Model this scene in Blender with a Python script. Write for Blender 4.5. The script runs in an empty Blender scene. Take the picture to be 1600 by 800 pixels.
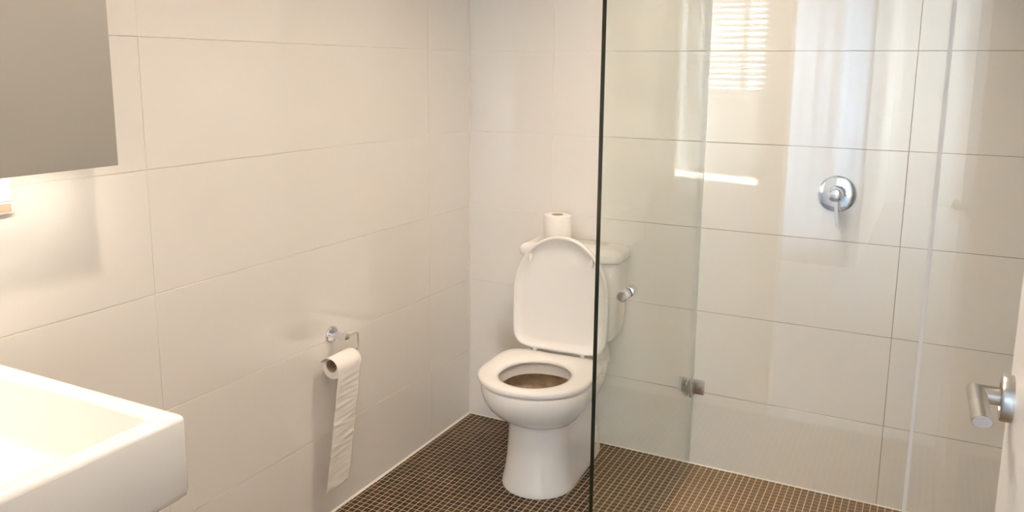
import bpy, bmesh, math, random
from mathutils import Vector, Matrix, Euler
random.seed(7)
PI = math.pi
SC = bpy.context.scene
COL = SC.collection

# ------------------------------------------------------------------ camera
CAM_RIGHT = Vector((0.888886, 0.458044, 0.008854))
CAM_UP = Vector((-0.087706, 0.151170, 0.984609))
CAM_FWD = Vector((-0.449655, 0.875982, -0.174546))
CAM_LOC = Vector((1.623687, -2.792211, 1.417500))
F_PX, CY_PX = 1281.52, 333.85
cam = bpy.data.cameras.new('camera')
cam.sensor_width = 36.0
cam.lens = 36.0 * F_PX / 1600.0
cam.shift_y = (CY_PX - 400.0) / 1600.0
cam.clip_start = 0.01
cam_ob = bpy.data.objects.new('camera', cam)
M3 = Matrix((CAM_RIGHT, CAM_UP, -CAM_FWD)).transposed()
cam_ob.matrix_world = Matrix.Translation(CAM_LOC) @ M3.to_4x4()
COL.objects.link(cam_ob)
SC.camera = cam_ob

def project(p):
    d = Vector(p) - CAM_LOC
    z = d.dot(CAM_FWD)
    return 800 + F_PX * d.dot(CAM_RIGHT) / z, CY_PX - F_PX * d.dot(CAM_UP) / z, z

# ------------------------------------------------------------------ world, sun, exposure
SKY_STRENGTH = 27.0
SUN_STRENGTH = 120.0
DOWNLIGHT_POWER = 124.0
STRIP_POWER = 1.3
SC.view_settings.view_transform = 'Standard'
SC.view_settings.look = 'None'
SC.view_settings.gamma = 1.0
SC.view_settings.use_curve_mapping = False
SC.view_settings.exposure = 0.0
world = bpy.data.worlds.new('daylight')
SC.world = world
world.use_nodes = True
bgn = world.node_tree.nodes['Background']
bgn.inputs['Color'].default_value = (0.72, 0.86, 1.0, 1)
bgn.inputs['Strength'].default_value = SKY_STRENGTH
sun = bpy.data.lights.new('sun', 'SUN')
sun.energy = SUN_STRENGTH
sun.angle = 0.01
sun.color = (0.98, 0.98, 1.0)
sun_ob = bpy.data.objects.new('sun', sun)
sun_ob.rotation_euler = Vector((-0.80, 0.26, -0.95)).to_track_quat('-Z', 'Y').to_euler()
sun_ob.location = (9, -8, 7)
COL.objects.link(sun_ob)
try:
    SC.cycles.use_denoising = True
    SC.cycles.use_adaptive_sampling = False
    SC.cycles.max_bounces = 14
    SC.cycles.diffuse_bounces = 6
    SC.cycles.glossy_bounces = 6
    SC.cycles.transparent_max_bounces = 24
    SC.cycles.sample_clamp_indirect = 80.0
    SC.cycles.blur_glossy = 0.0
except Exception:
    pass

# ------------------------------------------------------------------ materials
def nt(name):
    m = bpy.data.materials.new(name)
    m.use_nodes = True
    t = m.node_tree
    return m, t, t.nodes['Principled BSDF'], t.nodes['Material Output']

def pmat(name, col, rough=0.5, metal=0.0, noise=0.0, nscale=6.0, bump=0.0, bscale=40.0, ior=1.5, spec=0.5):
    m, t, b, o = nt(name)
    b.inputs['Base Color'].default_value = (*col, 1)
    b.inputs['Roughness'].default_value = rough
    b.inputs['Metallic'].default_value = metal
    b.inputs['IOR'].default_value = ior
    b.inputs['Specular IOR Level'].default_value = spec
    tc = t.nodes.new('ShaderNodeTexCoord')
    if noise > 0:
        n = t.nodes.new('ShaderNodeTexNoise')
        n.inputs['Scale'].default_value = nscale
        n.inputs['Detail'].default_value = 4
        r = t.nodes.new('ShaderNodeValToRGB')
        r.color_ramp.elements[0].color = (*[max(0, c * (1 - noise)) for c in col], 1)
        r.color_ramp.elements[1].color = (*[min(1, c * (1 + noise)) for c in col], 1)
        r.color_ramp.elements[0].position = 0.3
        r.color_ramp.elements[1].position = 0.7
        t.links.new(tc.outputs['Object'], n.inputs['Vector'])
        t.links.new(n.outputs['Fac'], r.inputs['Fac'])
        t.links.new(r.outputs['Color'], b.inputs['Base Color'])
    if bump > 0:
        n = t.nodes.new('ShaderNodeTexNoise')
        n.inputs['Scale'].default_value = bscale
        n.inputs['Detail'].default_value = 3
        bp = t.nodes.new('ShaderNodeBump')
        bp.inputs['Strength'].default_value = bump
        bp.inputs['Distance'].default_value = 0.002
        t.links.new(tc.outputs['Object'], n.inputs['Vector'])
        t.links.new(n.outputs['Fac'], bp.inputs['Height'])
        t.links.new(bp.outputs['Normal'], b.inputs['Normal'])
    return m

MAT = {}
MAT['tile'] = pmat('glazed_wall_tile', (0.80, 0.77, 0.725), 0.018, noise=0.012, nscale=2.0, ior=1.9)
MAT['grout_left'] = pmat('pale_grout', (0.80, 0.765, 0.71), 0.6)
def soiled_grout():
    """pale grout that has gone grey with soap and damp inside the shower (beyond about x = 0.65)"""
    m, t, b, o = nt('shower_grout')
    b.inputs['Roughness'].default_value = 0.8
    g = t.nodes.new('ShaderNodeNewGeometry')
    sx = t.nodes.new('ShaderNodeSeparateXYZ')
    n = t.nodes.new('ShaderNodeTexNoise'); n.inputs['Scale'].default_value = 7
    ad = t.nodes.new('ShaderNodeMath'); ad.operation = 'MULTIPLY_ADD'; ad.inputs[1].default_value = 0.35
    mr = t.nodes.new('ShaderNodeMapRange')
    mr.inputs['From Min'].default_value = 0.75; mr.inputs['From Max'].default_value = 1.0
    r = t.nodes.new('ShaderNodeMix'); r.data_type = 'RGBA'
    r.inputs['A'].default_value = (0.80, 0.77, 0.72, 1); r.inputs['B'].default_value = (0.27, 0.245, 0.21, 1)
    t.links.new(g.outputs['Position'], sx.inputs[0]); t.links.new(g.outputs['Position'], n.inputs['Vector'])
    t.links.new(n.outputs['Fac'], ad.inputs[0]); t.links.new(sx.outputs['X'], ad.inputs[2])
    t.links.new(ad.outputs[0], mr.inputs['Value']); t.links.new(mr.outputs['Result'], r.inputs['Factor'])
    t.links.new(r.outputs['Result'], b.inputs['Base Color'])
    return m
MAT['grout_back'] = soiled_grout()
MAT['grout_floor'] = pmat('tan_grout', (0.56, 0.44, 0.30), 0.8, noise=0.18, nscale=5)
MAT['porcelain'] = pmat('white_porcelain', (0.84, 0.82, 0.79), 0.08)
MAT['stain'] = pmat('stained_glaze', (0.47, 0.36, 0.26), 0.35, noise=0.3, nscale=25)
MAT['plastic'] = pmat('white_plastic', (0.84, 0.81, 0.77), 0.22)
MAT['chrome'] = pmat('chrome', (0.82, 0.83, 0.85), 0.06, metal=1.0)
MAT['steel'] = pmat('brushed_steel', (0.56, 0.54, 0.51), 0.32, metal=1.0, noise=0.06, nscale=60)
MAT['paper'] = pmat('toilet_paper', (0.86, 0.82, 0.77), 0.9, bump=0.25, bscale=300)
MAT['core'] = pmat('cardboard', (0.50, 0.40, 0.30), 0.9, noise=0.1)
MAT['paint'] = pmat('white_paint', (0.82, 0.815, 0.81), 0.6)
MAT['door_paint'] = pmat('satin_door_paint', (0.78, 0.76, 0.73), 0.35)
MAT['laminate_shade'] = pmat('shaded_laminate', (0.40, 0.385, 0.345), 0.45)  # pale cabinet front: its shade is put into this darker colour
MAT['satin'] = pmat('satin_aluminium', (0.78, 0.79, 0.81), 0.5, metal=0.6)
MAT['silicone'] = pmat('white_sealant', (0.80, 0.76, 0.70), 0.4)
MAT['seal'] = pmat('door_seal', (0.80, 0.80, 0.78), 0.3)
MAT['dark'] = pmat('dark_gap', (0.03, 0.03, 0.03), 0.6)
MAT['edge'] = pmat('glass_edge', (0.018, 0.022, 0.014), 0.15)
MAT['socket_shade'] = pmat('tan_shade', (0.52, 0.40, 0.29), 0.5)  # tan colour standing in for the shadow below the socket plate
MAT['carpet'] = pmat('cream_carpet', (0.60, 0.59, 0.57), 0.95, noise=0.1, nscale=60, bump=0.5, bscale=200)
MAT['shutter'] = pmat('white_shutter', (0.55, 0.57, 0.60), 0.5)
MAT['cabinet_dark'] = pmat('slate_cabinet', (0.20, 0.22, 0.24), 0.5)

def mosaic_mat(name, per_island):
    m, t, b, o = nt(name)
    if per_island:
        g = t.nodes.new('ShaderNodeNewGeometry'); rnd = g.outputs['Random Per Island']
    else:
        g = t.nodes.new('ShaderNodeObjectInfo'); rnd = g.outputs['Random']
    r = t.nodes.new('ShaderNodeValToRGB')
    e = r.color_ramp.elements
    e[0].position = 0.0; e[0].color = (0.028, 0.014, 0.006, 1)
    e[1].position = 1.0; e[1].color = (0.072, 0.037, 0.017, 1)
    x = e.new(0.55); x.color = (0.043, 0.022, 0.010, 1)
    tc = t.nodes.new('ShaderNodeTexCoord')
    n = t.nodes.new('ShaderNodeTexNoise')
    n.inputs['Scale'].default_value = 160
    n.inputs['Detail'].default_value = 2
    mx = t.nodes.new('ShaderNodeMix'); mx.data_type = 'RGBA'; mx.blend_type = 'MULTIPLY'
    mx.inputs['Factor'].default_value = 0.5
    r2 = t.nodes.new('ShaderNodeValToRGB')
    r2.color_ramp.elements[0].color = (0.5, 0.5, 0.5, 1)
    t.links.new(tc.outputs['Object'], n.inputs['Vector'])
    t.links.new(n.outputs['Fac'], r2.inputs['Fac'])
    t.links.new(rnd, r.inputs['Fac'])
    t.links.new(r.outputs['Color'], mx.inputs['A'])
    t.links.new(r2.outputs['Color'], mx.inputs['B'])
    geo = t.nodes.new('ShaderNodeNewGeometry')
    sx = t.nodes.new('ShaderNodeSeparateXYZ')
    t.links.new(geo.outputs['Position'], sx.inputs[0])
    mr = t.nodes.new('ShaderNodeMapRange')
    mr.inputs['From Min'].default_value = 0.90; mr.inputs['From Max'].default_value = 0.97
    mr.inputs['To Min'].default_value = 0.0; mr.inputs['To Max'].default_value = 0.30
    t.links.new(sx.outputs['X'], mr.inputs['Value'])
    shower_tan = t.nodes.new('ShaderNodeMix'); shower_tan.data_type = 'RGBA'  # tiles blend to a paler tan past the glass panel line
    shower_tan.inputs['B'].default_value = (0.42, 0.27, 0.15, 1)
    t.links.new(mr.outputs['Result'], shower_tan.inputs['Factor'])
    t.links.new(mx.outputs['Result'], shower_tan.inputs['A'])
    t.links.new(shower_tan.outputs['Result'], b.inputs['Base Color'])
    b.inputs['Roughness'].default_value = 0.38
    b.inputs['Specular IOR Level'].default_value = 0.2
    return m
MAT['mosaic_island'] = mosaic_mat('brown_mosaic', True)
MAT['mosaic'] = mosaic_mat('brown_mosaic_piece', False)

def glass_mat(name, tint):
    """clear sheet: tinted straight transmission plus a Schlick mirror reflection"""
    m = bpy.data.materials.new(name); m.use_nodes = True
    t = m.node_tree
    for n in list(t.nodes):
        t.nodes.remove(n)
    out = t.nodes.new('ShaderNodeOutputMaterial')
    tr = t.nodes.new('ShaderNodeBsdfTransparent'); tr.inputs['Color'].default_value = (*tint, 1)
    gl = t.nodes.new('ShaderNodeBsdfGlossy'); gl.inputs['Roughness'].default_value = 0.0
    gl.inputs['Color'].default_value = (0.97, 0.99, 0.98, 1)
    geo = t.nodes.new('ShaderNodeNewGeometry')
    dot = t.nodes.new('ShaderNodeVectorMath'); dot.operation = 'DOT_PRODUCT'
    t.links.new(geo.outputs['Incoming'], dot.inputs[0]); t.links.new(geo.outputs['Normal'], dot.inputs[1])
    def mth(op, a, bv=None):
        n = t.nodes.new('ShaderNodeMath'); n.operation = op
        for i, v in enumerate((a, bv)):
            if v is None: continue
            if isinstance(v, (int, float)): n.inputs[i].default_value = v
            else: t.links.new(v, n.inputs[i])
        return n.outputs[0]
    c = mth('ABSOLUTE', dot.outputs['Value'])
    k = mth('POWER', mth('SUBTRACT', 1.0, c), 5.0)
    fr = mth('ADD', mth('MULTIPLY', k, 0.96), 0.04)
    mix = t.nodes.new('ShaderNodeMixShader')
    t.links.new(fr, mix.inputs['Fac'])
    t.links.new(tr.outputs[0], mix.inputs[1]); t.links.new(gl.outputs[0], mix.inputs[2])
    t.links.new(mix.outputs[0], out.inputs['Surface'])
    return m
MAT['glass'] = glass_mat('clear_glass', (0.977, 0.985, 0.974))
MAT['glass_clear'] = glass_mat('window_glass', (0.97, 0.985, 0.98))

def sheer(name, col):
    m, t, b, o = nt(name)
    b.inputs['Base Color'].default_value = (*col, 1); b.inputs['Roughness'].default_value = 0.9
    tl = t.nodes.new('ShaderNodeBsdfTranslucent'); tl.inputs['Color'].default_value = (*col, 1)
    mx_ = t.nodes.new('ShaderNodeMixShader'); mx_.inputs['Fac'].default_value = 0.8
    t.links.new(b.outputs[0], mx_.inputs[1]); t.links.new(tl.outputs[0], mx_.inputs[2])
    t.links.new(mx_.outputs[0], o.inputs['Surface'])
    return m
MAT['curtain'] = sheer('sheer_curtain', (0.56, 0.60, 0.66))

def emit(name, col, s):
    m = bpy.data.materials.new(name); m.use_nodes = True
    t = m.node_tree
    b = t.nodes['Principled BSDF']
    b.inputs['Emission Color'].default_value = (*col, 1)
    b.inputs['Emission Strength'].default_value = s
    return m
MAT['lamp'] = emit('lamp_lens', (1.0, 0.88, 0.72), 6.0)

# ------------------------------------------------------------------ mesh helpers
def link(name, me, mat=None, parent=None, smooth=False):
    o = bpy.data.objects.new(name, me)
    COL.objects.link(o)
    if mat is not None and not me.materials:
        for q in (mat if isinstance(mat, (list, tuple)) else [mat]):
            me.materials.append(q)
    if smooth:
        for p in me.polygons:
            p.use_smooth = True
    if parent is not None:
        o.parent = parent
    return o

def finish(name, bm, mat, parent=None, smooth=False, sharp=None):
    bmesh.ops.recalc_face_normals(bm, faces=bm.faces)
    me = bpy.data.meshes.new(name)
    if sharp is not None:
        for e in bm.edges:
            if len(e.link_faces) == 2 and e.calc_face_angle(0) > sharp:
                e.smooth = False
    bm.to_mesh(me); bm.free()
    return link(name, me, mat, parent, smooth)

def add_box(bm, x0, x1, y0, y1, z0, z1, bevel=0.0, seg=2):
    vs = [bm.verts.new(p) for p in ((x0,y0,z0),(x1,y0,z0),(x1,y1,z0),(x0,y1,z0),(x0,y0,z1),(x1,y0,z1),(x1,y1,z1),(x0,y1,z1))]
    fs = [bm.faces.new([vs[i] for i in f]) for f in ((3,2,1,0),(4,5,6,7),(0,1,5,4),(1,2,6,5),(2,3,7,6),(3,0,4,7))]
    if bevel > 0:
        es = list({e for f in fs for e in f.edges})
        bmesh.ops.bevel(bm, geom=es, offset=bevel, segments=seg, profile=0.5, affect='EDGES')

def box(name, x0, x1, y0, y1, z0, z1, mat, parent=None, bevel=0.0, seg=2):
    bm = bmesh.new(); add_box(bm, x0, x1, y0, y1, z0, z1, bevel, seg)
    return finish(name, bm, mat, parent, smooth=bevel > 0, sharp=math.radians(50))

def basis(axis):
    a = Vector(axis).normalized()
    t = Vector((0, 0, 1)) if abs(a.z) < 0.9 else Vector((1, 0, 0))
    u = a.cross(t).normalized(); v = a.cross(u).normalized()
    return a, u, v

def add_lathe(bm, origin, axis, prof, n=40, cap0=True, cap1=True):
    """prof: list of (distance along axis, radius)"""
    a, u, v = basis(axis); o = Vector(origin)
    rings = []
    for h, r in prof:
        if r <= 1e-6:
            rings.append([bm.verts.new(o + a * h)])
        else:
            rings.append([bm.verts.new(o + a * h + u * (r * math.cos(2*PI*i/n)) + v * (r * math.sin(2*PI*i/n))) for i in range(n)])
    for A, B in zip(rings, rings[1:]):
        for i in range(n):
            j = (i + 1) % n
            if len(A) == 1 and len(B) == 1: continue
            if len(A) == 1: bm.faces.new((A[0], B[j], B[i]))
            elif len(B) == 1: bm.faces.new((A[i], A[j], B[0]))
            else: bm.faces.new((A[i], A[j], B[j], B[i]))
    if cap0 and len(rings[0]) > 1: bm.faces.new(list(reversed(rings[0])))
    if cap1 and len(rings[-1]) > 1: bm.faces.new(rings[-1])

def lathe(name, origin, axis, prof, mat, parent=None, n=40, cap0=True, cap1=True):
    bm = bmesh.new(); add_lathe(bm, origin, axis, prof, n, cap0, cap1)
    return finish(name, bm, mat, parent, smooth=True, sharp=math.radians(40))

def add_tube(bm, pts, r, n=12):
    pts = [Vector(p) for p in pts]
    rings = []; up = None
    for i, p in enumerate(pts):
        d = (pts[min(i+1, len(pts)-1)] - pts[max(i-1, 0)]).normalized()
        if up is None:
            _, u, v = basis(d)
        else:
            u = (up - d * up.dot(d)).normalized(); v = d.cross(u)
        up = u
        rr = r[i] if isinstance(r, (list, tuple)) else r
        rings.append([bm.verts.new(p + u * rr * math.cos(2*PI*k/n) + v * rr * math.sin(2*PI*k/n)) for k in range(n)])
    for A, B in zip(rings, rings[1:]):
        for k in range(n):
            bm.faces.new((A[k], A[(k+1) % n], B[(k+1) % n], B[k]))
    bm.faces.new(list(reversed(rings[0]))); bm.faces.new(rings[-1])

def tube(name, pts, r, mat, parent=None, n=12):
    bm = bmesh.new(); add_tube(bm, pts, r, n)
    return finish(name, bm, mat, parent, smooth=True, sharp=math.radians(50))

def fillet(pts, rad, seg=6):
    """polyline with rounded corners"""
    pts = [Vector(p) for p in pts]; out = [pts[0]]
    for a, b, c in zip(pts, pts[1:], pts[2:]):
        d0 = (a - b).normalized(); d1 = (c - b).normalized()
        p0 = b + d0 * rad; p1 = b + d1 * rad
        for i in range(seg + 1):
            t = i / seg
            out.append(p0 * (1-t)**2 + b * 2*t*(1-t) + p1 * t*t)
    out.append(pts[-1]); return out

def add_loft(bm, rings, cap0=True, cap1=True):
    R = [[bm.verts.new(p) for p in ring] for ring in rings]
    n = len(R[0]); faces = []
    for k, (A, B) in enumerate(zip(R, R[1:])):
        for i in range(n):
            j = (i + 1) % n
            f = bm.faces.new((A[i], A[j], B[j], B[i])); faces.append((k, f))
    if cap0: bm.faces.new(list(reversed(R[0])))
    if cap1: bm.faces.new(R[-1])
    return faces

def tag(o, label, cat, group=None):
    o['label'] = label; o['category'] = cat
    if group: o['group'] = group
    return o

def empty(name, loc, label, cat, group=None, rz=0.0):
    o = bpy.data.objects.new(name, None)
    o.empty_display_size = 0.05
    COL.objects.link(o); o.location = loc; o.rotation_euler = (0, 0, rz)
    return tag(o, label, cat, group)

def structure(o):
    o['kind'] = 'structure'; return o

# ------------------------------------------------------------------ bathroom shell
XR, YF, ZC = 2.158, -2.52, 2.40     # right wall, front wall, ceiling
T = 0.0016                          # how far the tile faces stand proud of the grout
wall_left = structure(box('wall_left', -0.12, -T, YF - 0.1, 0.12, -0.1, ZC, MAT['grout_left']))
wall_back = structure(box('wall_back', -T, XR + 0.12, T, 0.12, -0.1, ZC, MAT['grout_back']))
wall_right = structure(box('wall_right', XR, XR + 0.12, YF - 0.1, 0.0, -0.1, ZC, MAT['paint']))
floor = structure(box('floor', 0.0, XR, YF, 0.0, -0.1, -0.0004, MAT['grout_floor']))
ceiling = structure(box('ceiling', -0.12, XR + 0.12, YF - 0.1, 0.12, ZC, ZC + 0.1, MAT['paint']))
DX0, DX1, DH = 1.10, 1.768, 2.06
bm = bmesh.new()
add_box(bm, 0.0, DX0, YF - 0.1, YF, -0.1, ZC)
add_box(bm, DX1, XR, YF - 0.1, YF, -0.1, ZC)
add_box(bm, DX0, DX1, YF - 0.1, YF, DH, ZC)
wall_front = structure(finish('wall_front', bm, MAT['paint']))
structure(box('trim_3', DX0, DX1, YF - 0.1, YF, -0.1, 0.004, MAT['door_paint']))
bm = bmesh.new()
for a, b in ((DX0 - 0.065, DX0), (DX1, DX1 + 0.065)):
    add_box(bm, a, b, YF - 0.118, YF - 0.1, 0.0, DH + 0.065)
add_box(bm, DX0, DX1, YF - 0.118, YF - 0.1, DH, DH + 0.065)
structure(finish('trim_1', bm, MAT['door_paint']))

_tile_cache = {}
def tile_mesh(w, h):
    k = (round(w, 4), round(h, 4))
    if k not in _tile_cache:
        bm = bmesh.new(); b = 0.0006; g = 0.0009
        x, z = w / 2 - g, h / 2 - g
        V = [bm.verts.new(p) for p in ((-x,0,-z),(x,0,-z),(x,0,z),(-x,0,z))]
        V += [bm.verts.new(p) for p in ((-x,-T+b,-z),(x,-T+b,-z),(x,-T+b,z),(-x,-T+b,z))]
        V += [bm.verts.new(p) for p in ((-x+b,-T,-z+b),(x-b,-T,-z+b),(x-b,-T,z-b),(-x+b,-T,z-b))]
        for r0 in (0, 4):
            for i in range(4):
                j = (i + 1) % 4
                bm.faces.new((V[r0+i], V[r0+j], V[r0+4+j], V[r0+4+i]))
        bm.faces.new(V[8:12]); bm.faces.new(V[3::-1])
        bmesh.ops.recalc_face_normals(bm, faces=bm.faces)
        me = bpy.data.meshes.new('tile'); bm.to_mesh(me); bm.free()
        me.materials.append(MAT['tile'])
        _tile_cache[k] = me
    return _tile_cache[k]

ZJ = [0.0, 0.279, 0.5785, 0.877, 1.1765, 1.480, 1.779, 2.078, 2.377, 2.40]
XJ = [0.0, 0.358, 1.558, 2.158]
YJ = [0.0, -0.294, -1.494, YF]
rt = random.Random(11)
for i in range(len(ZJ) - 1):
    z0, z1 = ZJ[i], ZJ[i+1]
    for x0, x1 in zip(XJ, XJ[1:]):
        o = link('tile', tile_mesh(x1 - x0, z1 - z0), parent=wall_back)
        o.location = ((x0+x1)/2, T, (z0+z1)/2)
        o.rotation_euler = (rt.gauss(0, 0.0010), 0, rt.gauss(0, 0.0005))
    for y0, y1 in zip(YJ, YJ[1:]):
        o = link('tile', tile_mesh(abs(y1 - y0), z1 - z0), parent=wall_left)
        o.location = (-T, (y0+y1)/2, (z0+z1)/2)
        o.rotation_euler = (rt.gauss(0, 0.0010), 0, PI/2 + rt.gauss(0, 0.0007))
# sealant beads in the corners
tube('sealant', [(0.001, -0.001, 0.0), (0.001, -0.001, ZC - 0.002)], 0.0035, MAT['silicone'], wall_back, 8)
tube('sealant', [(0.0005, YF + 0.002, 0.0), (0.0005, -0.002, 0.0)], 0.006, MAT['silicone'], wall_left, 8)
tube('sealant', [(0.002, -0.0005, 0.0), (XR - 0.002, -0.0005, 0.0)], 0.003, MAT['silicone'], wall_back, 8)

# mosaic floor
PITCH = 0.02183; GAP = 0.0027; X_OFF = 0.0146
def mosaic_cell(bm, x0, x1, y0, y1, dz, b=0.0004):
    h = 0.0022
    pts0 = [(x0,y0,-0.0004),(x1,y0,-0.0004),(x1,y1,-0.0004),(x0,y1,-0.0004)]
    pts1 = [(x0+b,y0+b,dz),(x1-b,y0+b,dz),(x1-b,y1-b,dz),(x0+b,y1-b,dz)]
    A = [bm.verts.new(p) for p in pts0]; B = [bm.verts.new(p) for p in pts1]
    for i in range(4):
        j = (i+1) % 4; bm.faces.new((A[i], A[j], B[j], B[i]))
    bm.faces.new(B)
cells = []
nx = int(XR / PITCH) + 2; ny = int(-YF / PITCH) + 2
for i in range(-1, nx):
    for j in range(ny):
        x0 = max(X_OFF + i * PITCH + GAP/2, 0.001); x1 = min(X_OFF + (i+1) * PITCH - GAP/2, XR - 0.001)
        y1 = -j * PITCH - GAP/2; y0 = max(-(j+1) * PITCH + GAP/2, YF + 0.001)
        if x1 - x0 < 0.003 or y1 - y0 < 0.003: continue
        cells.append((x0, x1, y0, y1))
scored = []
for k, (x0, x1, y0, y1) in enumerate(cells):
    cx, cy = (x0+x1)/2, (y0+y1)/2
    px, py, z = project((cx, cy, 0))
    full = abs((x1-x0) - (PITCH-GAP)) < 1e-5 and abs((y1-y0) - (PITCH-GAP)) < 1e-5
    hidden = (0.36 < cx < 0.63 and cy > -0.52) or (735 < px < 925 and py < 775 and px > 795 and py < 765)
    if z > 0 and full and 2 < px < 1598 and py < 797 and not hidden:
        a = project((x0, y0, 0)); b_ = project((x1, y0, 0)); c = project((x0, y1, 0))
        area = abs((b_[0]-a[0])*(c[1]-a[1]) - (b_[1]-a[1])*(c[0]-a[0]))
        scored.append((area, k))
scored.sort(reverse=True)
single = {k for _, k in scored[:300]}
bm = bmesh.new(); s = (PITCH-GAP)/2
mosaic_cell(bm, -s, s, -s, s, 0.0002)
bmesh.ops.recalc_face_normals(bm, faces=bm.faces)
mos_me = bpy.data.meshes.new('tile'); bm.to_mesh(mos_me); bm.free(); mos_me.materials.append(MAT['mosaic'])
rm = random.Random(5)
bm = bmesh.new()
for k, (x0, x1, y0, y1) in enumerate(cells):
    if k in single:
        o = link('tile', mos_me, parent=floor)
        o.location = ((x0+x1)/2, (y0+y1)/2, 0)
        o.rotation_euler = (rm.gauss(0, 0.004), rm.gauss(0, 0.004), 0)
    else:
        mosaic_cell(bm, x0, x1, y0, y1, 0.0002 + rm.uniform(-0.0001, 0.0001))
rest = finish('mosaic_tiles', bm, MAT['mosaic_island'], floor)
rest['kind'] = 'stuff'

# ------------------------------------------------------------------ bedroom beyond the doorway (seen only as reflections)
BX0, BX1, BY, BH = -1.2, 3.95, -9.0, 2.6
bm = bmesh.new()
add_box(bm, BX0, BX1, -5.6, YF - 0.1, -0.1, 0.0); add_box(bm, 1.10, BX1, BY, -5.6, -0.1, 0.0)
structure(finish('floor_bedroom', bm, MAT['carpet']))
bm = bmesh.new()
add_box(bm, BX0 - 0.1, BX1 + 0.1, -5.6, YF - 0.1, BH, BH + 0.1); add_box(bm, 1.10, BX1 + 0.1, BY - 0.1, -5.6, BH, BH + 0.1)
structure(finish('ceiling_bedroom', bm, MAT['paint']))
bm = bmesh.new()
add_box(bm, BX0, -0.12, YF - 0.1, YF, -0.1, BH)
add_box(bm, XR + 0.12, BX1, YF - 0.1, YF, -0.1, BH)
add_box(bm, -0.12, XR + 0.12, YF - 0.1, YF, ZC + 0.1, BH)
structure(finish('wall_near', bm, MAT['paint']))
structure(box('wall_side', BX0 - 0.1, BX0, -5.6, YF, -0.1, BH, MAT['paint']))
WX0, WX1, WZ0, WZ1 = 2.15, 3.75, 1.10, 2.35
bm = bmesh.new()
add_box(bm, BX0, WX0, BY - 0.1, BY, -0.1, BH)
add_box(bm, WX1, BX1, BY - 0.1, BY, -0.1, BH)
add_box(bm, WX0, WX1, BY - 0.1, BY, -0.1, WZ0)
add_box(bm, WX0, WX1, BY - 0.1, BY, WZ1, BH)
structure(finish('wall_far', bm, MAT['paint']))
PY0, PY1, PZ = -8.95, -8.15, 2.25     # glazed opening in the sunny side wall
bm = bmesh.new()
add_box(bm, BX1, BX1 + 0.1, BY - 0.1, PY0, -0.1, BH)
add_box(bm, BX1, BX1 + 0.1, PY1, YF, -0.1, BH)
add_box(bm, BX1, BX1 + 0.1, PY0, PY1, PZ, BH)
add_box(bm, BX1, BX1 + 0.1, PY0, PY1, -0.1, 0.0)
structure(finish('wall_sunny', bm, MAT['paint']))
structure(box('trim_2', 3.23, 3.37, -8.75, -8.55, 0.0, BH, MAT['paint']))
# plantation shutters in the far window
win = structure(box('window_1', WX0, WX1, BY - 0.09, BY - 0.085, WZ0, WZ1, MAT['glass_clear']))
bm = bmesh.new()
npan = 3; pw = (WX1 - WX0) / npan
for k in range(npan):
    a, b = WX0 + k * pw, WX0 + (k+1) * pw
    add_box(bm, a, a + 0.045, BY - 0.03, BY, WZ0, WZ1); add_box(bm, b - 0.045, b, BY - 0.03, BY, WZ0, WZ1)
    add_box(bm, a + 0.045, b - 0.045, BY - 0.03, BY, WZ0, WZ0 + 0.05); add_box(bm, a + 0.045, b - 0.045, BY - 0.03, BY, WZ1 - 0.05, WZ1)
finish('shutter_frame', bm, MAT['shutter'], win)
bm = bmesh.new()
add_box(bm, -(pw - 0.094)/2, (pw - 0.094)/2, -0.042, 0.042, -0.005, 0.005, 0.003, 1)
slat_me = bpy.data.meshes.new('slat'); bm.to_mesh(slat_me); bm.free(); slat_me.materials.append(MAT['shutter'])
for k in range(npan):
    for q in range(14):
        o = link('slat', slat_me, parent=win)
        o.location = (WX0 + (k + 0.5) * pw, BY - 0.02, WZ0 + 0.10 + q * 0.081)
        o.rotation_euler = (math.radians(-45), 0, 0)
CY = -5.5
bm = bmesh.new()
add_box(bm, BX0, -0.45, CY - 0.1, CY, -0.1, BH)
add_box(bm, 1.05, 1.20, CY - 0.1, CY, -0.1, BH)
add_box(bm, -0.45, 1.05, CY - 0.1, CY, 2.35, BH)
add_box(bm, -0.45, 1.05, CY - 0.1, CY, -0.1, 0.10)
add_box(bm, 1.10, 1.20, BY, CY - 0.1, -0.1, BH)
structure(finish('wall_corridor', bm, MAT['paint']))
structure(box('window_2', -0.45, 1.05, CY - 0.09, CY - 0.085, 0.10, 2.35, MAT['glass_clear']))
bm = bmesh.new(); cols = 120; prev = None
for k in range(cols + 1):
    x = -0.52 + 1.71 * k / cols
    y = CY + 0.09 + 0.013 * math.sin(k * 0.85) + 0.006 * math.sin(k * 0.33)
    cur = (bm.verts.new((x, y, 0.02)), bm.verts.new((x, y, 2.42)))
    if prev: bm.faces.new((prev[0], cur[0], cur[1], prev[1]))
    prev = cur
cur_ob = finish('curtain', bm, MAT['curtain'], None, True)
tag(cur_ob, 'white sheer curtain drawn across the bedroom window', 'curtain')
cm = cur_ob.modifiers.new('thickness', 'SOLIDIFY'); cm.thickness = 0.002

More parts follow.
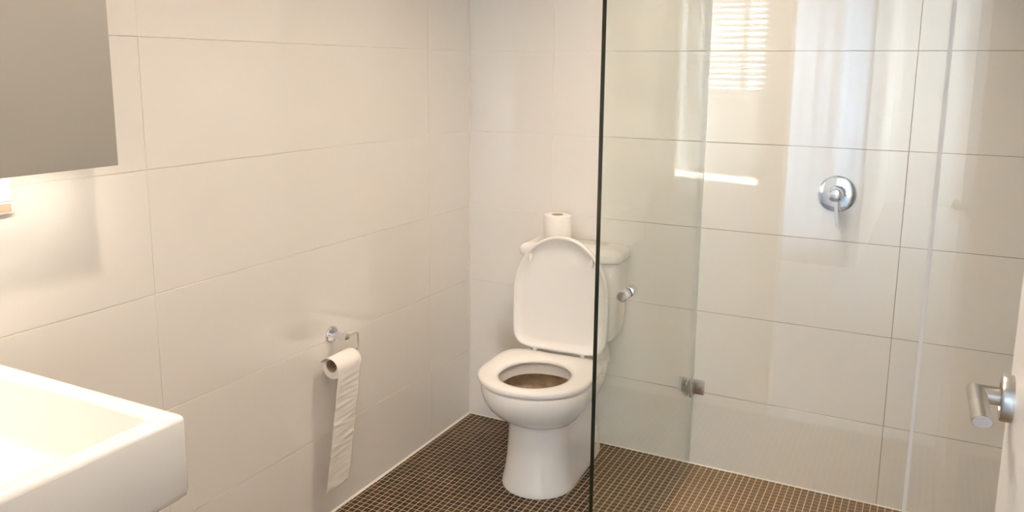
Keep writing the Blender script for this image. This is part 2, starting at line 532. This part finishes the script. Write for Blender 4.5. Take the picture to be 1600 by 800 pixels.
# ------------------------------------------------------------------ shower screen
side = empty('glass_panel', (0.925, 0, 0), 'clear glass side panel with dark polished edge standing beside the toilet', 'glass panel')
GY0, GY1, GZ0, GZ1 = -0.975, -0.006, 0.008, 2.05
box('pane', -0.005, 0.005, GY0 + 0.0006, GY1, GZ0, GZ1, MAT['glass'], side)
bm = bmesh.new()
add_box(bm, -0.0051, 0.0051, GY0, GY0 + 0.0006, GZ0, GZ1)
e1 = finish('polished_edge', bm, MAT['edge'], side); e1['label'] = 'dark green polished glass edge'
box('wall_seal', -0.006, 0.006, GY1, -0.0002, GZ0, GZ1, MAT['seal'], side)
for zc in (0.298, 1.85):
    b = empty('wall_bracket', (0.0, 0, zc), '', '')
    del b['label']; del b['category']
    b.parent = side
    for sx in (-1, 1):
        box('plate', min(sx*0.006, sx*0.046), max(sx*0.006, sx*0.046), -0.0065, -0.0005, -0.027, 0.027, MAT['steel'], b, 0.0012)
        box('clamp', min(sx*0.006, sx*0.012), max(sx*0.006, sx*0.012), -0.050, -0.0065, -0.027, 0.027, MAT['steel'], b, 0.001)
        lathe('screw', (sx*0.027, -0.0062, 0), (0,-1,0), [(0,0.0055),(0.001,0.005),(0.0012,0.0)], MAT['chrome'], b, 16)
front = empty('shower_door', (0, -0.975, 0), 'clear glass shower door with a small round chrome knob', 'shower door')
box('pane', 0.934, 1.631, -0.005, 0.005, 0.012, 2.03, MAT['glass'], front)
box('door_seal', 1.632, 1.6385, -0.006, 0.006, 0.012, 2.03, MAT['seal'], front)['label'] = 'milky vertical plastic seal strip'
kn = lathe('knob', (1.003, -0.005, 0.890), (0,-1,0), [(0,0.010),(0.003,0.010),(0.004,0.0125),(0.012,0.0125),(0.013,0.0118),(0.0145,0.0118),(0.0155,0.0125),(0.034,0.0125),(0.0355,0.0112),(0.0358,0.0)], MAT['chrome'], front, 32)
lathe('knob', (1.003, 0.005, 0.890), (0,1,0), [(0,0.010),(0.003,0.010),(0.004,0.0125),(0.012,0.0125),(0.013,0.0118),(0.0145,0.0118),(0.0155,0.0125),(0.034,0.0125),(0.0355,0.0112),(0.0358,0.0)], MAT['chrome'], front, 32)
fixed = empty('glass_panel', (1.90, -0.975, 0), 'clear fixed glass panel right of the shower door, behind the lever handle', 'glass panel')
box('pane', 1.6405 - 1.90, XR - 0.002 - 1.90, -0.005, 0.005, 0.012, 2.03, MAT['glass'], fixed)
for zc in (0.22, 1.85):
    h = box('hinge', 1.598, 1.638, -0.014, 0.014, zc - 0.03, zc + 0.03, MAT['steel'], front, 0.002)
sill = tube('shower_sill', [(0.934, -0.975, 0.003), (XR - 0.004, -0.975, 0.003)], 0.003, MAT['chrome'], None, 16)
tag(sill, 'low chrome sill bar on the floor under the shower door', 'sill')

# ------------------------------------------------------------------ shower mixer
mx = empty('shower_mixer', (1.362, 0, 1.030), 'round chrome shower mixer with a down-pointing lever on the tiled wall', 'shower mixer')
lathe('cover_plate', (0,0,0), (0,-1,0), [(0,0.0595),(0.004,0.0595),(0.0065,0.058),(0.0085,0.052),(0.0095,0.030),(0.0095,0.0)], MAT['chrome'], mx, 64)
lathe('knob', (0,-0.0095,0.003), (0,-1,0), [(0,0.0265),(0.030,0.0245),(0.040,0.0235),(0.045,0.021),(0.0475,0.014),(0.048,0.0)], MAT['chrome'], mx, 48)
tube('lever', [(0.002,-0.044,-0.016),(0.004,-0.049,-0.035),(0.009,-0.056,-0.066),(0.014,-0.062,-0.094)], [0.0065,0.0058,0.0052,0.0050], MAT['chrome'], mx, 16)

# ------------------------------------------------------------------ entrance door and lever handle
door = structure(box('door_1', 1.73, 1.766, YF + 0.005, -1.69, 0.01, 2.04, MAT['door_paint'], None, 0.002))
hnd = bpy.data.objects.new('door_handle', None); COL.objects.link(hnd)
hnd.location = (1.73, -1.735, 1.048); hnd.parent = door
hnd['label'] = 'brushed steel lever handle on a round rose'
lathe('rose', (0,0,0), (-1,0,0), [(0,0.0275),(0.0105,0.0275),(0.0125,0.0260),(0.0127,0.017),(0.0100,0.0160),(0.0100,0.0)], MAT['steel'], hnd, 48)
bm = bmesh.new()
R = 0.0106; n = 24; rings = []
bend = Vector((-0.0365, 0, 0.001))
for base, off in ((Vector((-0.009, 0, 0)), 'y'), (bend, 'm'), (Vector((-0.0335, -0.084, -0.002)), 'x')):
    ring = []
    for k in range(n):
        c, sn = R * math.cos(2*PI*k/n), R * math.sin(2*PI*k/n)
        if off == 'y': p = base + Vector((0, c, sn))
        elif off == 'x': p = base + Vector((-c, -sn * 0.9, sn))
        else: p = base + Vector((-c, c, sn))
        ring.append(bm.verts.new(p))
    rings.append(ring)
for A, B in zip(rings, rings[1:]):
    for k in range(n):
        bm.faces.new((A[k], A[(k+1) % n], B[(k+1) % n], B[k]))
bm.faces.new(rings[0]); bm.faces.new(rings[-1])
finish('lever', bm, MAT['steel'], hnd, True, math.radians(35))
bm = bmesh.new()
cap = [bm.verts.new(Vector((-0.0335, -0.0845, -0.0022)) + Vector((-R*0.9*math.cos(2*PI*k/24), -R*0.81*math.sin(2*PI*k/24), R*0.9*math.sin(2*PI*k/24)))) for k in range(24)]
cap2 = [bm.verts.new(v.co + Vector((0, 0.0012, 0.0012))) for v in cap]
for k in range(24):
    bm.faces.new((cap[k], cap[(k+1) % 24], cap2[(k+1) % 24], cap2[k]))
bm.faces.new(cap); bm.faces.new(cap2)
finish('end_cap', bm, MAT['satin'], hnd)

# ------------------------------------------------------------------ mirror cabinet, socket, basin
cab = empty('wall_cabinet', (0, -2.06, 1.2), 'flat wall cabinet, its shade painted in as grey, hanging above the white basin', 'cabinet')
box('body', 0.0005, 0.110, -0.395, 0.392, 0.032, 0.85, MAT['laminate_shade'], cab, 0.001)
box('door', 0.112, 0.130, -0.40, 0.395, 0.013, 0.855, MAT['laminate_shade'], cab, 0.0008)
st_ = lathe('light_strip', (0.100, -0.37, 0.0255), (0,1,0), [(0,0.006),(0.74,0.006)], MAT['lamp'], cab, 16); st_['label'] = 'slim light strip under the cabinet'
sl = bpy.data.lights.new('lamp', 'AREA'); sl.shape = 'RECTANGLE'; sl.size = 0.02; sl.size_y = 0.72
sl.energy = STRIP_POWER; sl.color = (1.0, 0.90, 0.78)
slo = bpy.data.objects.new('lamp', sl); COL.objects.link(slo); slo.location = (0.100, 0, 0.0175); slo.parent = cab
soc = empty('wall_socket', (0, -1.90, 1.172), 'white wall socket plate peeking out under the wall cabinet', 'socket')
box('plate', 0.0003, 0.010, -0.08, 0.083, -0.022, 0.03, MAT['plastic'], soc, 0.002)
box('surround', 0.0003, 0.012, -0.08, 0.0845, -0.046, -0.0225, MAT['plastic'], soc, 0.002)
box('shade_strip', 0.0118, 0.0127, -0.078, 0.078, -0.0425, -0.0255, MAT['socket_shade'], soc)['label'] = 'tan strip painted as shadow under the plate'

BX, BYF, BYN, BZT, BZB = 0.557, -1.895, -2.49, 0.845, 0.697
bas = empty('wash_basin', (0, -2.15, BZB), 'thick-rimmed rectangular white wash basin hung on the wall', 'basin')
def rrect(x0, x1, y0, y1, r, z, seg=6):
    pts = []
    for cx, cy, a0 in ((x1-r, y1-r, 0), (x0+r, y1-r, 90), (x0+r, y0+r, 180), (x1-r, y0+r, 270)):
        for k in range(seg + 1):
            a = math.radians(a0 + 90 * k / seg)
            pts.append((cx + r*math.cos(a), cy + r*math.sin(a), z))
    return pts
O = (0.0005, BX, BYN, BYF); I = (0.060, BX - 0.040, BYN + 0.045, BYF - 0.042)
def ins(b, d): return (b[0]+d, b[1]-d, b[2]+d, b[3]-d)
rings = []
for d, z, r in ((0.020, BZB, 0.012), (0.008, BZB + 0.0015, 0.012), (0.002, BZB + 0.007, 0.011), (0.0, BZB + 0.016, 0.010), (0.0, BZT - 0.009, 0.010), (0.001, BZT - 0.004, 0.010), (0.004, BZT - 0.001, 0.010), (0.008, BZT, 0.010)):
    b = ins(O, d); rings.append(rrect(max(b[0] - d, 0.0005), b[1], b[2], b[3], r, z - BZB))
for d, z, r in ((-0.006, BZT, 0.022), (-0.002, BZT - 0.001, 0.022), (0.0, BZT - 0.005, 0.022), (0.020, BZT - 0.096, 0.024), (0.025, BZT - 0.106, 0.024), (0.034, BZT - 0.111, 0.024), (0.060, BZT - 0.113, 0.02)):
    rings.append(rrect(*ins(I, d), r, z - BZB))
rings = [[(x, y + 2.15, z) for x, y, z in ring] for ring in rings]
bm = bmesh.new(); add_loft(bm, rings)
finish('body', bm, MAT['porcelain'], bas, True, math.radians(60))
lathe('drain', ((I[0]+I[1])/2, 0.0, BZT - 0.113 - BZB), (0,0,1), [(0,0.032),(0.002,0.032),(0.003,0.029),(0.0015,0.02),(0.001,0.0)], MAT['chrome'], bas, 32)

# ------------------------------------------------------------------ toilet
TX, TR = 0.480, math.radians(3.0)
toi = empty('toilet', (TX, -0.012, 0), 'white close-coupled toilet with its seat down and lid raised', 'toilet', rz=TR)
def dsec(z, w, yf, yb, yc, n=3.0, N=72):
    out = []
    for k in range(N):
        a = 2 * PI * k / N
        c, s_ = math.cos(a), math.sin(a)
        if s_ <= 0:
            out.append((w * c, yc + (yc - yf) * s_, z))
        else:
            out.append((w * math.copysign(abs(c) ** (2/n), c), yc + (yb - yc) * abs(s_) ** (2/n), z))
    return out
PANZ = 0.385
rings = [dsec(*a) for a in (
    (0.0, .126, -.498, -.012, -.37, 9), (.008, .127, -.499, -.012, -.37, 9), (.018, .125, -.497, -.012, -.37, 9),
    (.05, .118, -.487, -.012, -.37, 9), (.11, .111, -.476, -.012, -.37, 9), (.18, .107, -.468, -.012, -.37, 9),
    (.224, .107, -.466, -.012, -.37, 8), (.237, .111, -.474, -.012, -.375, 7), (.249, .125, -.498, -.012, -.385, 6), (.269, .145, -.530, -.012, -.395, 4.5),
    (.297, .165, -.562, -.012, -.40, 3.6), (.325, .178, -.582, -.012, -.405, 3.2), (.352, .185, -.590, -.012, -.405, 3.0), (.373, .187, -.590, -.012, -.405, 3.0),
    (.382, .185, -.588, -.012, -.405, 3.0), (PANZ, .179, -.582, -.014, -.405, 3.0),
    (PANZ, .136, -.545, -.255, -.405, 2.3), (PANZ - .003, .131, -.540, -.260, -.405, 2.3), (PANZ - .034, .128, -.537, -.263, -.405, 2.3), (PANZ - .036, .150, -.557, -.235, -.405, 2.3),
    (.31, .146, -.537, -.235, -.405, 2.3), (.27, .118, -.488, -.25, -.40, 2.2), (.21, .075, -.44, -.28, -.39, 2.0), (.16, .04, -.40, -.32, -.37, 2.0))]
bm = bmesh.new()
fs = add_loft(bm, rings)
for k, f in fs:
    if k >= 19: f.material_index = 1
add_loft(bm, [dsec(z, w, yf, -.013, -.10, 6) for z, w, yf in ((PANZ - .02, .150, -.185), (PANZ + .02, .142, -.180), (PANZ + .045, .136, -.172), (PANZ + .062, .134, -.168))])
finish('bowl', bm, [MAT['porcelain'], MAT['stain']], toi, True, math.radians(50))
# seat ring
SZ = PANZ + 0.004
def ring_between(t, z):
    o = dsec(z, .195, -.590, -.188, -.405, 6.0); i = dsec(z, .119, -.537, -.272, -.405, 2.1)
    return [(a[0]*(1-t) + b[0]*t - 0.005, a[1]*(1-t) + b[1]*t, z) for a, b in zip(o, i)]
prof = [(0.03, 0.0), (0.0, 0.004), (0.0, 0.012), (0.03, 0.017), (0.12, 0.0205), (0.35, 0.0225), (0.65, 0.0215), (0.88, 0.018), (0.97, 0.013), (1.0, 0.008), (0.98, 0.002), (0.9, 0.0)]
rings = [ring_between(t, SZ + z) for t, z in prof]
bm = bmesh.new(); add_loft(bm, rings + [rings[0]], False, False)
bmesh.ops.remove_doubles(bm, verts=bm.verts, dist=1e-6)
finish('seat', bm, MAT['plastic'], toi, True, math.radians(60))
# lid: a shallow shell standing almost upright against the cistern
LW, LH = 0.179, 0.418
def lid_outline(inset, depth):
    pts = []
    for x, y, z in dsec(0, LW - inset, -(LH - inset), -inset, -(LH - 0.215), 7.0):
        pts.append((x, -depth, -y))          # local: x, y towards the viewer, z up from the hinge
    return pts
rings = [lid_outline(a, d) for a, d in ((0.012, -0.010), (0.004, -0.006), (0.0, 0.0), (0.0, 0.012), (0.002, 0.016), (0.006, 0.018), (0.010, 0.016), (0.013, 0.010), (0.018, 0.004), (0.034, 0.0005), (0.07, -0.001))]
bm = bmesh.new(); add_loft(bm, rings)
lid = finish('lid', bm, MAT['plastic'], toi, True, math.radians(60))
LIDY, LIDZ = -0.196, PANZ + 0.036
lid.location = (0.003, LIDY, LIDZ); lid.rotation_euler = (math.radians(-1.2), 0, 0)
for sx in (-1, 1):
    bu = box('bumper', sx*0.115 - 0.004, sx*0.115 + 0.004, -0.020, -0.004, LH - 0.100, LH - 0.072, MAT['plastic'], lid, 0.002)
for sx in (-1, 1):
    h = empty('hinge', (sx * 0.092, -0.192, PANZ), '', ''); del h['label']; del h['category']; h.parent = toi
    box('hinge_block', -0.008, 0.008, -0.012, 0.012, 0.020, 0.040, MAT['plastic'], h, 0.003)
    lathe('hinge_pin', (-0.016, 0.0, 0.036), (1,0,0), [(0,0.0075),(0.032,0.0075)], MAT['plastic'], h, 16)
# cistern
def csec(z, w, yf, yb=-0.002, r=6.0, cx=0.009):
    return [(x + cx, y, zz) for x, y, zz in dsec(z, w, yf, yb, (yf + yb) / 2, 9.0)] if r > 6 else [
        (x + cx, y, zz) for x, y, zz in [
            (w * math.copysign(abs(math.cos(a)) ** (2/r), math.cos(a)),
             (yf + yb)/2 + (yb - yf)/2 * math.copysign(abs(math.sin(a)) ** (2/(r if math.sin(a) < 0 else 16)), math.sin(a)), z)
            for a in [2*PI*k/96 for k in range(96)]]]
C0 = PANZ + 0.062
rings = [csec(*a) for a in ((C0, .145, -.125), (C0 + .006, .160, -.137), (C0 + .02, .170, -.143), (C0 + .05, .176, -.147), (C0 + .15, .181, -.149), (.738, .186, -.150), (.742, .185, -.149))]
bm = bmesh.new(); add_loft(bm, rings)
finish('cistern', bm, MAT['porcelain'], toi, True, math.radians(50))
rings = [csec(*a) for a in ((.744, .187, -.152), (.748, .194, -.158), (.756, .196, -.160), (.772, .196, -.160), (.778, .193, -.157), (.785, .184, -.149), (.790, .165, -.134), (.792, .12, -.11))]
bm = bmesh.new(); add_loft(bm, rings)
finish('cistern_lid', bm, MAT['porcelain'], toi, True, math.radians(50))

# ------------------------------------------------------------------ spare roll on the cistern
def roll_mesh(name, origin, axis, length, r_out, r_in, parent, lift=0.0):
    bm = bmesh.new()
    e = 0.003
    add_lathe(bm, origin, axis, [(0.0, r_in + 0.001), (0.0, r_out - e), (e*0.3, r_out - e*0.3), (e, r_out), (length - e, r_out), (length - e*0.3, r_out - e*0.3), (length, r_out - e), (length, r_in + 0.001), (0.0, r_in + 0.001)], 48, False, False)
    bmesh.ops.remove_doubles(bm, verts=bm.verts, dist=1e-6)
    if lift:                                   # a slack roll: the tube sits high inside the loose turns
        for v in bm.verts:
            if math.hypot(v.co.x - origin[0], v.co.z - origin[2]) < r_in + 0.002: v.co.z += lift
    p = finish(name, bm, MAT['paper'], parent, True, math.radians(50))
    bm = bmesh.new()
    add_lathe(bm, origin, axis, [(0.0005, r_in), (0.0005, r_in + 0.0009), (length - 0.0005, r_in + 0.0009), (length - 0.0005, r_in), (0.0005, r_in)], 32, False, False)
    bmesh.ops.remove_doubles(bm, verts=bm.verts, dist=1e-6)
    for v in bm.verts: v.co.z += lift
    finish('core', bm, MAT['core'], parent, True, math.radians(50))
    return p
sp = empty('toilet_roll', (0.427, -0.098, 0.7925), 'spare white toilet roll standing upright on the cistern', 'toilet roll')
roll_mesh('paper', (0,0,0), (0,0,1), 0.102, 0.0505, 0.021, sp)

# ------------------------------------------------------------------ holder and hanging roll on the left wall
HY, HZ = -0.862, 0.594
ho = empty('roll_holder', (0, HY, HZ), 'chrome toilet paper holder with a bent wire arm on the left wall', 'holder')
lathe('wall_rose', (0.0003,0,0), (1,0,0), [(0,0.0265),(0.006,0.0265),(0.0085,0.0245),(0.009,0.0)], MAT['chrome'], ho, 40)
lathe('arm', (0.009,0,0), (1,0,0), [(0,0.0115),(0.044,0.0115),(0.0445,0.0105),(0.046,0.0105),(0.0465,0.0115),(0.056,0.0115),(0.0575,0.010),(0.0578,0.0)], MAT['chrome'], ho, 32)
RX, RZ = 0.057, 0.538
tube('wire', fillet([(RX, 0.0115, 0.0), (RX, 0.060, 0.0), (RX, 0.060, RZ - HZ), (RX, -0.062, RZ - HZ)], 0.010), 0.0030, MAT['chrome'], ho, 12)
R_IN, R_OUT = 0.0195, 0.0345
rcz = RZ + 0.0032 - R_IN - 0.008
hr = empty('toilet_roll', (RX, -0.932, rcz), 'nearly used toilet roll on the wire holder with a long hanging strip', 'toilet roll')
roll_mesh('paper', (0,0,0), (0,1,0), 0.105, R_OUT, R_IN, hr, 0.008)
# the strip: over the top, down the room side, to just above the floor
path = []
rr = R_OUT + 0.0012
for k in range(9):
    a = math.radians(150 - 150 * k / 8)
    path.append((rr * math.cos(a), rr * math.sin(a), 0.0))
L = rcz - 0.118; NS = 90
for k in range(1, NS + 1):
    t = k / NS
    x = rr - 0.040 * t ** 1.15
    path.append((x, -L * t, -0.026 * t))
rw = random.Random(3)
amp = [0.0] * len(path); ph = [0.0] * len(path); sk = [0.0] * len(path)
creases = []
q = 14
while q < len(path) - 1:
    creases.append((q, rw.uniform(0.4, 1.0), rw.uniform(-2.2, 2.4), rw.uniform(0.15, 0.95)))
    q += rw.choice((2, 3, 3, 4, 5))
NW = 20
bm = bmesh.new(); grid = []
for i, (x, z, dy) in enumerate(path):
    row = []
    for j in range(NW + 1):
        v = j / NW
        off = 0.0
        if i > 9:
            for (qc, am, sl, cx) in creases:
                d = (i - qc) + sl * (v - 0.5) * 2
                if abs(d) < 3:
                    off += 0.0030 * am * math.exp(-d*d*1.1) * math.exp(-((v - cx) / 0.55) ** 2)
            off += 0.0016 * math.sin(v * 5.0 + i * 0.11) * min(1, (i - 9) / 25)
        jag = 0.0
        if i == len(path) - 1:
            jag = 0.003 * math.sin(v * 9) + 0.004 * v
        row.append(bm.verts.new((x + off, dy - 0.012 + v * 0.107, z + jag)))
    grid.append(row)
for A, B in zip(grid, grid[1:]):
    for j in range(NW):
        bm.faces.new((A[j], A[j+1], B[j+1], B[j]))
st = finish('hanging_strip', bm, MAT['paper'], hr, True)
sm = st.modifiers.new('thickness', 'SOLIDIFY'); sm.thickness = 0.0006; sm.offset = 1

# ------------------------------------------------------------------ ceiling downlights
def downlight(x, y, label, power):
    d = empty('downlight', (x, y, ZC), label, 'downlight')
    lathe('trim_ring', (0,0,0), (0,0,-1), [(0,0.048),(0.004,0.048),(0.006,0.044),(0.004,0.038),(0.0005,0.036)], MAT['plastic'], d, 40, False, False)
    lathe('lens', (0,0,-0.0005), (0,0,-1), [(0,0.036),(0.001,0.036)], MAT['lamp'], d, 32)
    l = bpy.data.lights.new('lamp', 'SPOT')
    l.energy = power; l.color = (1.0, 0.83, 0.67)
    l.spot_size = math.radians(140); l.spot_blend = 1.0; l.shadow_soft_size = 0.06
    lo = bpy.data.objects.new('lamp', l); COL.objects.link(lo)
    lo.location = (0, 0, -0.012); lo.parent = d
downlight(1.02, -0.80, 'round ceiling downlight over the shower door beside the glass panel', DOWNLIGHT_POWER)
downlight(0.72, -1.82, 'round ceiling downlight between the wash basin and the door', DOWNLIGHT_POWER * 0.74)
